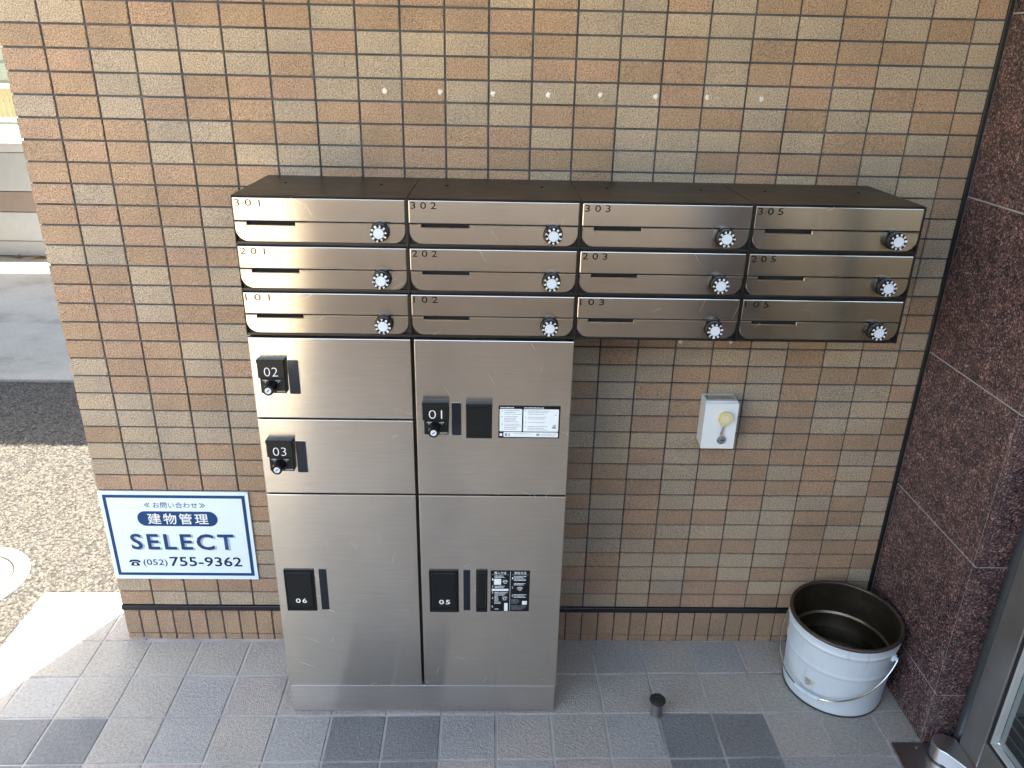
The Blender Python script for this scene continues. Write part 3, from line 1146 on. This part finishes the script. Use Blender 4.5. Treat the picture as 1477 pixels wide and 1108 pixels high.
# stamp box beside number 01
bm = bmesh.new()
add_prism(bm, rrect(0.957, 1.017, 0.858, 0.9375, 0.0015, 2), YF - 0.013, YF - 0.0002, 0.0015)
add_prism(bm, rrect(0.9565, 1.0175, 0.938, 0.9475, 0.0015, 2), YF - 0.017, YF - 0.0002, 0.0015)
sub(mesh_obj('stamp_cover', bm, PLASTIC2), d01)
bm = bmesh.new()
add_cyl(bm, (0.987, YF - 0.0128, 0.892), (0.987, YF - 0.0142, 0.892), 0.0098, 0.0088, n=28)
sub(mesh_obj('stamp_button', bm, PLASTIC2, smooth=True), d01)
# instruction label of door 01
lab = sub(box('instruction_label', (1.032, 1.175, YF - 0.0012, YF - 0.0001, 0.8545, 0.9375), LABELB), d01)
yl = YF - 0.0017
bm = bmesh.new()
for b in ((1.0345, 1.0865, 0.872, 0.9295), (1.0895, 1.1715, 0.872, 0.9295), (1.0440, 1.1715, 0.8575, 0.8700)):
    bm.faces.new([bm.verts.new((x, yl, z)) for x, z in rrect(*b, 0.002, 3)])
sub(mesh_obj('label_panel', bm, LABELW), d01)


def lines(x0, x1, z, n, gap, hh, rnd):
    out = []
    for i in range(n):
        x = x0
        end = x1 - rnd.uniform(0, (x1 - x0) * 0.35)
        while x < end:
            w = rnd.uniform(0.0009, 0.0032)
            out.append((x, min(end, x + w), z - i * gap, z - i * gap + hh * rnd.uniform(0.6, 1.0)))
            x += w + rnd.uniform(0.0003, 0.0009)
    return out


rnd = random.Random(3)
rc = []
for z, n in ((0.9245, 3), (0.9095, 4), (0.8900, 4)):
    rc += lines(1.0455, 1.0850, z, n, 0.0043, 0.0018, rnd)
    rc.append((1.0390, 1.0410, z - 0.001, z + 0.002))
for z, n in ((0.9245, 3), (0.9085, 2), (0.8950, 1), (0.8845, 3)):
    rc += lines(1.1000, 1.1500, z, n, 0.0043, 0.0017, rnd)
    rc.append((1.0935, 1.0950, z - 0.001, z + 0.002))
rc += lines(1.066, 1.118, 0.8655, 1, 0.0034, 0.0012, rnd) + lines(1.132, 1.170, 0.8655, 2, 0.0034, 0.0012, rnd)
for x, z, w, hgt in ((1.157, 0.880, 0.009, 0.006), (1.160, 0.887, 0.006, 0.003), (1.163, 0.914, 0.0035, 0.0018), (1.047, 0.860, 0.006, 0.007), (1.056, 0.860, 0.003, 0.007),
                     (1.121, 0.861, 0.007, 0.006)):
    rc.append((x, x + w, z, z + hgt))
sub(bars('fine_print', rc, yl - 0.0003, LABELG, None), d01)
hb = lines(1.036, 1.083, 0.9318, 1, 0.01, 0.0026, rnd) + lines(1.091, 1.142, 0.9318, 1, 0.01, 0.0026, rnd) + [(1.0350, 1.0410, 0.8600, 0.8665)]
tag(sub(bars('label_heading', hb, yl, LABELW, None), d01), kind='stuff')
# instruction label of door 05
sub(box('instruction_label', (1.018, 1.118, YF - 0.0012, YF - 0.0001, 0.350, 0.477), LABELB), d05)
ms = [text_mesh('預入方法', 1.0270, 1.0575, 0.4665, 0.4745, yl, offset=0.012, spacing=1.1), text_mesh('受取方法', 1.0780, 1.1085, 0.4665, 0.4745, yl, offset=0.012, spacing=1.1)]
ms += [text_mesh(str(i + 1), 1.0215, 1.0245, z, z + 0.006, yl, offset=0.015) for i, z in enumerate((0.4475, 0.4255, 0.4065, 0.389, 0.362))]
ms += [text_mesh(str(i + 1), 1.0725, 1.0755, z, z + 0.006, yl, offset=0.015) for i, z in enumerate((0.4515, 0.4225, 0.397))]
for i, m in enumerate(ms):
    pass
tag(sub(join_mesh('label_heading', ms, LABELW, None), d05), kind='stuff')
rc = [(1.0210, 1.0640, 0.4648, 0.4652), (1.0720, 1.1145, 0.4648, 0.4652), (1.0675, 1.0682, 0.352, 0.475), (1.0265, 1.0445, 0.434, 0.4525), (1.0210, 1.0635, 0.4145, 0.4215),
      (1.0535, 1.0625, 0.3515, 0.3765), (1.0995, 1.1120, 0.3715, 0.3835)]
for x0, x1, z, n in ((1.0280, 1.0600, 0.4600, 2), (1.0285, 1.0560, 0.4285, 2), (1.0285, 1.0620, 0.4085, 3), (1.0280, 1.0400, 0.3960, 4), (1.0280, 1.0480, 0.3785, 2), (1.0290, 1.0400, 0.3560, 1),
                     (1.0775, 1.1120, 0.4590, 4), (1.0775, 1.1090, 0.4370, 2), (1.0775, 1.1110, 0.4020, 3)):
    rc += lines(x0, x1, z, n, 0.0040, 0.0026, rnd)
sub(bars('fine_print', rc, yl, LABELW, None), d05)
rc = []
for x0, x1, z, n in ((1.0720, 1.0960, 0.3865, 4), (1.0720, 1.1120, 0.3670, 4), (1.0480, 1.0620, 0.4480, 3), (1.0480, 1.0620, 0.3960, 4), (1.0850, 1.1030, 0.4250, 3)):
    rc += lines(x0, x1, z, n, 0.0036, 0.0016, rnd)
sub(bars('faint_print', rc, yl - 0.0001, LABELG, None), d05)
# pictogram dials on that label
bm = bmesh.new()
for cx, cz in ((1.0550, 0.4420), (1.0545, 0.3900), (1.0930, 0.4205)):
    for r0_, r1_, a0, a1 in ((0.0062, 0.0072, 20, 160), (0.0030, 0.0042, 0, 360)):
        N = 14
        ring = [(R(a0 + (a1 - a0) * i / N)) for i in range(N + 1)]
        for a, b in zip(ring, ring[1:]):
            bm.faces.new([bm.verts.new((cx + r * math.cos(t), yl - 0.0002, cz + r * math.sin(t))) for r, t in ((r0_, a), (r1_, a), (r1_, b), (r0_, b))])
bmesh.ops.recalc_face_normals(bm, faces=bm.faces)
tag(sub(mesh_obj('label_pictogram', bm, LABELW), d05), kind='stuff')

# ------------------------------------------------------------------ mailboxes
MX, MW, MZ, MH = 0.4725, 0.3635, 1.0990, 0.1015
YM = -0.290


def panel_upper():
    bm = bmesh.new()
    add_box(bm, 0.0022, 0.3585, YM, YM + 0.010, 0.0512, 0.0990, bevel=0.0018, seg=2)
    me = bpy.data.meshes.new('flap')
    bm.to_mesh(me)
    bm.free()
    me.materials.append(STEEL)
    return me


def panel_lower():
    bm = bmesh.new()
    o = rrect(0.0022, 0.3585, 0.0070, 0.0492, 0.027, 8, (1, 1, 0, 0))
    # notch for the finger slot in the top edge
    pts = []
    for p in o:
        pts.append(p)
    # order is lower-left arc, lower-right arc, upper-right, upper-left
    pts = pts[:-1] + [(0.1275, 0.0492), (0.1275, 0.0425), (0.0285, 0.0425), (0.0285, 0.0492)] + [pts[-1]]
    add_prism(bm, pts, YM, YM + 0.010, 0.0016)
    me = bpy.data.meshes.new('door')
    bm.to_mesh(me)
    bm.free()
    me.materials.append(STEEL)
    return me


def dial_meshes():
    out = {}
    bm = bmesh.new()
    add_cyl(bm, (0, 0.0, 0), (0, -0.007, 0), 0.0195, 0.0190, n=32)
    out['dial_collar'] = (bm, PLASTIC)
    bm = bmesh.new()
    n = 48
    prof = [(-0.007, 0.0172), (-0.021, 0.0172), (-0.0245, 0.0160), (-0.0250, 0.0120)]
    rings = []
    for y, r in prof:
        rings.append([bm.verts.new(((r + (0.0006 if k % 2 else 0) * (y > -0.023)) * math.cos(6.28318 * k / n), y, (r + (0.0006 if k % 2 else 0) * (y > -0.023)) * math.sin(6.28318 * k / n))) for k in range(n)])
    for a, b in zip(rings, rings[1:]):
        for k in range(n):
            bm.faces.new((a[k], a[(k + 1) % n], b[(k + 1) % n], b[k]))
    bm.faces.new(rings[-1])
    bmesh.ops.recalc_face_normals(bm, faces=bm.faces)
    out['dial'] = (bm, PLASTIC)
    bm = bmesh.new()
    add_cyl(bm, (0, -0.0248, 0), (0, -0.0262, 0), 0.0103, 0.0098, n=32)
    out['dial_cap'] = (bm, CAPW)
    bm = bmesh.new()
    marks = ['0', '1', '2', '3', '4', '5', '6', '7', '8', '9']
    for k, ch in enumerate(marks):
        a = R(90 - 36 * k)
        me = text_mesh(ch, -0.0022, 0.0022, -0.0026, 0.0026, -0.0253, offset=0.04)
        b2 = bmesh.new()
        b2.from_mesh(me)
        bpy.data.meshes.remove(me)
        rot = Matrix.Rotation(-(a - R(90)), 4, 'Y')
        bmesh.ops.transform(b2, matrix=Matrix.Translation((0.0136 * math.cos(a), 0, 0.0136 * math.sin(a))) @ rot, verts=b2.verts)
        t = bpy.data.meshes.new('t')
        b2.to_mesh(t)
        b2.free()
        bm.from_mesh(t)
        bpy.data.meshes.remove(t)
    out['dial_numerals'] = (bm, WHITE)
    res = {}
    for k, (b, m) in out.items():
        me = bpy.data.meshes.new(k)
        b.to_mesh(me)
        b.free()
        me.materials.append(m)
        if k in ('dial_collar', 'dial_cap'):
            for p in me.polygons:
                p.use_smooth = True
            me.set_sharp_from_angle(angle=R(35))
        res[k] = me
    return res


UP, LOWR, DIAL = panel_upper(), panel_lower(), dial_meshes()


def one(name, me, parent, loc=(0, 0, 0)):
    o = bpy.data.objects.new(name, me)
    o.location = loc
    return link(o, parent)


bm = bmesh.new()
add_box(bm, 0.0004, 0.3628, YM + 0.0105, -0.0045, 0.0006, 0.1008, bevel=0.0008)
add_box(bm, 0.0004, 0.0018, YM + 0.0010, YM + 0.0103, 0.0010, 0.1004)
add_box(bm, 0.3590, 0.3628, YM + 0.0010, YM + 0.0103, 0.0010, 0.1004)
add_box(bm, 0.0019, 0.3589, YM + 0.0030, YM + 0.0103, 0.0010, 0.0066)
BODY = bpy.data.meshes.new('body')
bm.to_mesh(BODY)
bm.free()
BODY.materials.append(BLACK)
bm = bmesh.new()
add_box(bm, 0.0284, 0.1276, YM + 0.0085, YM + 0.0100, 0.0420, 0.0500)
VOID = bpy.data.meshes.new('mail_slot')
bm.to_mesh(VOID)
bm.free()
VOID.materials.append(HOLE)
bm = bmesh.new()
for k, rr in enumerate((0.022, 0.012)):
    pass
add_box(bm, 0.0006, 0.3626, YM + 0.0018, -0.0048, 0.1012, 0.1030, bevel=0.0007)
LID = bpy.data.meshes.new('top_cover')
bm.to_mesh(LID)
bm.free()
LID.materials.append(GUN)
bm = bmesh.new()
add_lathe(bm, [(0.0036, 0.0), (0.0034, 0.0014), (0.002, 0.0024), (0, 0.0027)], (0, 0, 0), 14)
SCREW = bpy.data.meshes.new('cover_screw')
bm.to_mesh(SCREW)
bm.free()
SCREW.materials.append(PLASTIC)

WORD = {'0': 'zero', '1': 'one', '2': 'two', '3': 'three', '5': 'five'}
for row in (3, 2, 1):
    for ci, cn in enumerate(('1', '2', '3', '5')):
        num = '%d0%s' % (row, cn)
        mb = empty('mailbox', (MX + ci * MW, 0, MZ + (row - 1) * MH),
                   'stainless steel mailbox marked %s (%s)' % (num, ' '.join(WORD[c] for c in num)), 'mailbox', 'mailboxes on the tiled wall')
        one('body', BODY, mb)
        fl = one('flap', UP, mb)
        dd = one('door', LOWR, mb)
        one('mail_slot', VOID, mb)
        a = R(random.choice((-60, -20, 12, 40, 95, 150, 200)) + random.uniform(-8, 8))
        dl = one('dial', DIAL['dial'], mb, (0.3050, YM, 0.0335))
        one('dial_collar', DIAL['dial_collar'], dl)
        one('dial_cap', DIAL['dial_cap'], dl)
        dn = one('dial_numerals', DIAL['dial_numerals'], dl)
        dl.rotation_euler = (0, a, 0)
        dl.scale = (1.08, 1.0, 1.08)
        nt = lettering('lettering', text_mesh(' '.join(num).replace(' ', ' '), 0.0070, 0.0600, 0.0815, 0.0955, YM - 0.0003, spacing=1.0, offset=0.002), INK, fl)
        if row == 3:
            tc = one('top_cover', LID, mb)
            for sx in (0.0725, 0.2880):
                one('cover_screw', SCREW, tc, (sx, -0.122, 0.1029))

# ------------------------------------------------------------------ notice board sign
sg = empty('notice_sign', (0.1165, -0.004, 0.226), 'white and navy SELECT management sign fixed to the tiles beside the locker', 'sign')


def sgp(o):
    return child(o, sg)


SX0, SX1, SZ0, SZ1 = -0.0945, 0.3265, 0.2265, 0.5255
sgp(box('board', (SX0, SX1, -0.0065, -0.0012, SZ0, SZ1), SIGNW, bevel=0.0006))
bm = bmesh.new()
X0, X1, Z0, Z1, w = -0.0835, 0.3165, 0.2400, 0.5150, 0.0095
for a, b, c, d in ((X0, X1, Z1 - w, Z1), (X0, X1, Z0, Z0 + w), (X0, X0 + w, Z0 + w, Z1 - w), (X1 - w, X1, Z0 + w, Z1 - w)):
    bm.faces.new([bm.verts.new(p) for p in ((a, -0.0069, c), (b, -0.0069, c), (b, -0.0069, d), (a, -0.0069, d))])
sgp(mesh_obj('printed_border', bm, NAVY))
bm = bmesh.new()
bm.faces.new([bm.verts.new((x, -0.0069, z)) for x, z in rrect(0.0035, 0.2315, 0.4120, 0.4615, 0.0245, 10)])
sgp(mesh_obj('printed_pill', bm, NAVY))
ys = -0.0070
ms = [text_mesh('≪', 0.0300, 0.0455, 0.4735, 0.4905, ys), text_mesh('お問い合わせ', 0.0540, 0.1795, 0.4725, 0.4920, ys, offset=0.002), text_mesh('≫', 0.1860, 0.2015, 0.4735, 0.4905, ys)]
sgp(join_mesh('inquiry_lettering', ms, NAVYT, None))
sgp(lettering('management_lettering', text_mesh('建物管理', 0.0325, 0.2045, 0.4185, 0.4550, -0.0074, offset=0.012, spacing=1.25), WHITE, None))
sgp(lettering('name_shadow', text_mesh('SELECT', -0.0225, 0.2755, 0.3285, 0.3830, -0.0069, offset=0.020, spacing=1.25), SHADOWG, None))
sgp(lettering('name_lettering', text_mesh('SELECT', -0.0285, 0.2695, 0.3310, 0.3855, -0.0074, offset=0.020, spacing=1.25), NAVY, None))
ms = [text_mesh('(052)', -0.0040, 0.0660, 0.2700, 0.2965, ys, offset=0.004),
      text_mesh('755-9362', 0.0740, 0.2835, 0.2725, 0.3060, ys, offset=0.014, spacing=1.03)]
sgp(join_mesh('telephone_lettering', ms, NAVYT, None))

# printed desk-telephone symbol
bm = bmesh.new()
px0, pz0, k = -0.0450, 0.2735, 0.0335
hand = [(0.0, 0.36), (0.02, 0.50), (0.14, 0.60), (0.34, 0.645), (0.66, 0.645), (0.86, 0.60), (0.98, 0.50), (1.0, 0.36), (0.79, 0.36), (0.76, 0.455), (0.24, 0.455), (0.21, 0.36)]
bm.faces.new([bm.verts.new((px0 + x * k, ys, pz0 + z * k)) for x, z in hand[::-1]])
N = 16
outer = [(0.10, 0.0), (0.90, 0.0), (0.90, 0.10), (0.72, 0.40), (0.28, 0.40), (0.10, 0.10)]
circ = [(0.5 + 0.13 * math.cos(6.28318 * i / N), 0.185 + 0.13 * math.sin(6.28318 * i / N)) for i in range(N)]
def edge_pt(x, z):
    # point of the body outline along the ray from the dial centre
    dx, dz = x - 0.5, z - 0.185
    best = None
    for (ax, az), (bx_, bz_) in zip(outer, outer[1:] + outer[:1]):
        ex, ez = bx_ - ax, bz_ - az
        den = dx * ez - dz * ex
        if abs(den) < 1e-9:
            continue
        t_ = ((ax - 0.5) * ez - (az - 0.185) * ex) / den
        u_ = ((ax - 0.5) * dz - (az - 0.185) * dx) / den
        if t_ > 0 and -1e-6 <= u_ <= 1 + 1e-6 and (best is None or t_ < best):
            best = t_
    return 0.5 + dx * best, 0.185 + dz * best
ring_o = [edge_pt(x, z) for x, z in circ]
for i in range(N):
    j = (i + 1) % N
    bm.faces.new([bm.verts.new((px0 + x * k, ys, pz0 + z * k)) for x, z in (circ[i], ring_o[i], ring_o[j], circ[j])])
sgp(tag(mesh_obj('telephone_symbol', bm, NAVYT), kind='stuff'))

# ------------------------------------------------------------------ key box on the wall
kb = empty('key_box', (1.627, 0, 0.71), 'small white metal key box with round cream button fixed to the tiles', 'key box')


def kbp(o):
    return child(o, kb)


kbp(box('body', (1.5835, 1.6695, -0.0530, -0.0010, 0.7105, 0.8470), KEYW, bevel=0.0015))
kbp(box('front_plate', (1.5815, 1.6715, -0.0600, -0.0532, 0.7085, 0.8435), KEYW, bevel=0.0012))
kbp(box('top_lip', (1.5885, 1.6635, -0.0420, -0.0200, 0.8471, 0.8490), CHROME, bevel=0.0004))
bm = bmesh.new()
add_cyl(bm, (1.637, -0.0602, 0.803), (1.637, -0.0720, 0.803), 0.0190, 0.0180, n=36)
bt = kbp(mesh_obj('button', bm, CREAM, smooth=True))
bm = bmesh.new()
add_cyl(bm, (1.637, -0.0718, 0.803), (1.637, -0.0732, 0.803), 0.0118, 0.0112, n=30)
kbp(mesh_obj('button_face', bm, CREAM2, smooth=True))
bm = bmesh.new()
add_prism(bm, [(1.6300, 0.7790), (1.6350, 0.7790), (1.6390, 0.7865), (1.6265, 0.7865)], -0.0690, -0.0605, 0.001)
kbp(mesh_obj('button_tab', bm, CREAM))
bm = bmesh.new()
add_tube(bm, [(1.6330, -0.0665, 0.7800), (1.6325, -0.0680, 0.7720), (1.6310, -0.0670, 0.7625), (1.6300, -0.0660, 0.7575), (1.6320, -0.0655, 0.7540), (1.6350, -0.0660, 0.7555)], 0.0024, 8)
kbp(mesh_obj('hook', bm, DSTEEL, smooth=True))
bm = bmesh.new()
add_cyl(bm, (1.6345, -0.0602, 0.7370), (1.6345, -0.0640, 0.7370), 0.0125, 0.0120, n=28)
add_cyl(bm, (1.6345, -0.0640, 0.7370), (1.6345, -0.0655, 0.7370), 0.0085, 0.0082, n=24)
kbp(mesh_obj('cam_lock', bm, CHROME, smooth=True))
kbp(box('keyhole', (1.6320, 1.6400, -0.0660, -0.0656, 0.7362, 0.7378), HOLE))

# ------------------------------------------------------------------ paint pail
PC = Vector((2.0215, -0.1750, 0.0005))
pb = empty('paint_pail', PC, 'empty pale blue metal paint pail with brown rim in the granite corner', 'bucket')
bm = bmesh.new()
shell = [(0.130, 0.000), (0.1335, 0.001)]
for i in range(60):
    z = 0.004 + 0.239 * i / 59
    rr = 0.1345 + 0.0125 * z / 0.243
    for zc, hh, ww in ((0.140, 0.0026, 0.0042), (0.214, 0.0034, 0.0050), (0.012, 0.0012, 0.004)):
        rr += hh * math.exp(-((z - zc) / ww) ** 2)
    shell.append((rr, z))
add_lathe(bm, shell, (0, 0, 0), 96)
mesh_obj('shell', bm, PAIL, pb, smooth=True)
bm = bmesh.new()
add_lathe(bm, [(0.1330, -0.0003), (0.1365, 0.001), (0.1368, 0.0045), (0.1347, 0.0055)], (0, 0, 0), 96)
mesh_obj('base_bead', bm, RIM, pb, smooth=True)
bm = bmesh.new()
prof = []
for i in range(13):
    a = R(-60 + 360 * i / 12)
    prof.append((0.1468 + 0.0056 * math.cos(a), 0.2455 + 0.0056 * math.sin(a)))
add_lathe(bm, prof, (0, 0, 0), 96)
mesh_obj('rim', bm, RIM, pb, smooth=True)
bm = bmesh.new()
add_lathe(bm, [(0.1425, 0.2480), (0.1425, 0.223), (0.1440, 0.215), (0.1424, 0.208), (0.1390, 0.148), (0.1345, 0.143), (0.1340, 0.138), (0.1365, 0.132), (0.1330, 0.020), (0.128, 0.012)], (0, 0, 0), 96)
mesh_obj('lining', bm, INNER, pb, smooth=True)
bm = bmesh.new()
add_lathe(bm, [(0.1362, 0.092), (0.0, 0.092)], (0, 0, 0), 64)
mesh_obj('dirty_water', bm, GRIME, pb)
lug = Vector((math.cos(R(-50)), math.sin(R(-50)), 0))
fr = Vector((math.cos(R(220)), math.sin(R(220)), 0))
for s in (-1, 1):
    bm = bmesh.new()
    c = lug * s
    add_cyl(bm, c * 0.1440 + Vector((0, 0, 0.193)), c * 0.1510 + Vector((0, 0, 0.193)), 0.0125, 0.0105, n=20)
    add_cyl(bm, c * 0.1508 + Vector((0, 0, 0.193)), c * 0.1570 + Vector((0, 0, 0.193)), 0.0062, 0.0055, n=16)
    mesh_obj('ear', bm, PAIL, pb, smooth=True)
pts = []
N = 40
for i in range(N + 1):
    t = math.pi * i / N
    side = math.cos(t)
    sn = math.sin(t)
    rad = 0.1570
    p = lug * (rad * side) + fr * (0.1540 * sn ** 0.9 if sn > 0 else 0) + Vector((0, 0, 0.193 - 0.137 * sn ** 0.85 if sn > 0 else 0.193))
    pts.append(p)
bm = bmesh.new()
add_tube(bm, pts, 0.0023, 8)
mesh_obj('bail', bm, CHROME, pb, smooth=True)
bm = bmesh.new()
gi = [k for k in range(N + 1) if 0.40 < k / N < 0.60]
add_tube(bm, [pts[k] + fr * 0.002 for k in gi], 0.0055, 10)
mesh_obj('grip', bm, PAIL, pb, smooth=True)
# old sticker
bm = bmesh.new()
ring = []
for i in range(7):
    a = R(211 + i * 2.2)
    ring.append([bm.verts.new((math.cos(a) * rr, math.sin(a) * rr, z)) for rr, z in ((0.1388, 0.062), (0.1402, 0.094))])
for a, b in zip(ring, ring[1:]):
    bm.faces.new((a[0], b[0], b[1], a[1]))
mesh_obj('sticker', bm, PAPER, pb)
bm = bmesh.new()
for z0, a0, a1 in ((0.086, 213, 220), (0.079, 213.5, 222), (0.071, 214, 219)):
    for k in range(5):
        b0 = a0 + (a1 - a0) * k / 5
        b1 = b0 + (a1 - a0) * 0.13
        bm.faces.new([bm.verts.new((math.cos(R(a)) * rr, math.sin(R(a)) * rr, z)) for a, z, rr in ((b0, z0, .1402), (b1, z0, .1402), (b1, z0 + 0.004, .1405), (b0, z0 + 0.004, .1405))])
mesh_obj('sticker_print', bm, INK, pb)

# ------------------------------------------------------------------ door stop pin
ds = empty('door_stop', (1.482, -0.298, 0.0005), 'short grey metal door stop with black cap on the floor', 'door stop')
bm = bmesh.new()
add_lathe(bm, [(0.0, 0.0), (0.0165, 0.0), (0.0160, 0.002), (0.0155, 0.046), (0, 0.046)], (0, 0, 0), 32)
mesh_obj('post', bm, DSTEEL, ds, smooth=True)
bm = bmesh.new()
add_lathe(bm, [(0.015, 0.0455), (0.0205, 0.047), (0.0225, 0.0505), (0.0215, 0.0545), (0.014, 0.0575), (0.0085, 0.0580), (0.0080, 0.0565), (0.0, 0.0565)], (0, 0, 0), 36)
mesh_obj('cap', bm, RUBBER, ds, smooth=True)
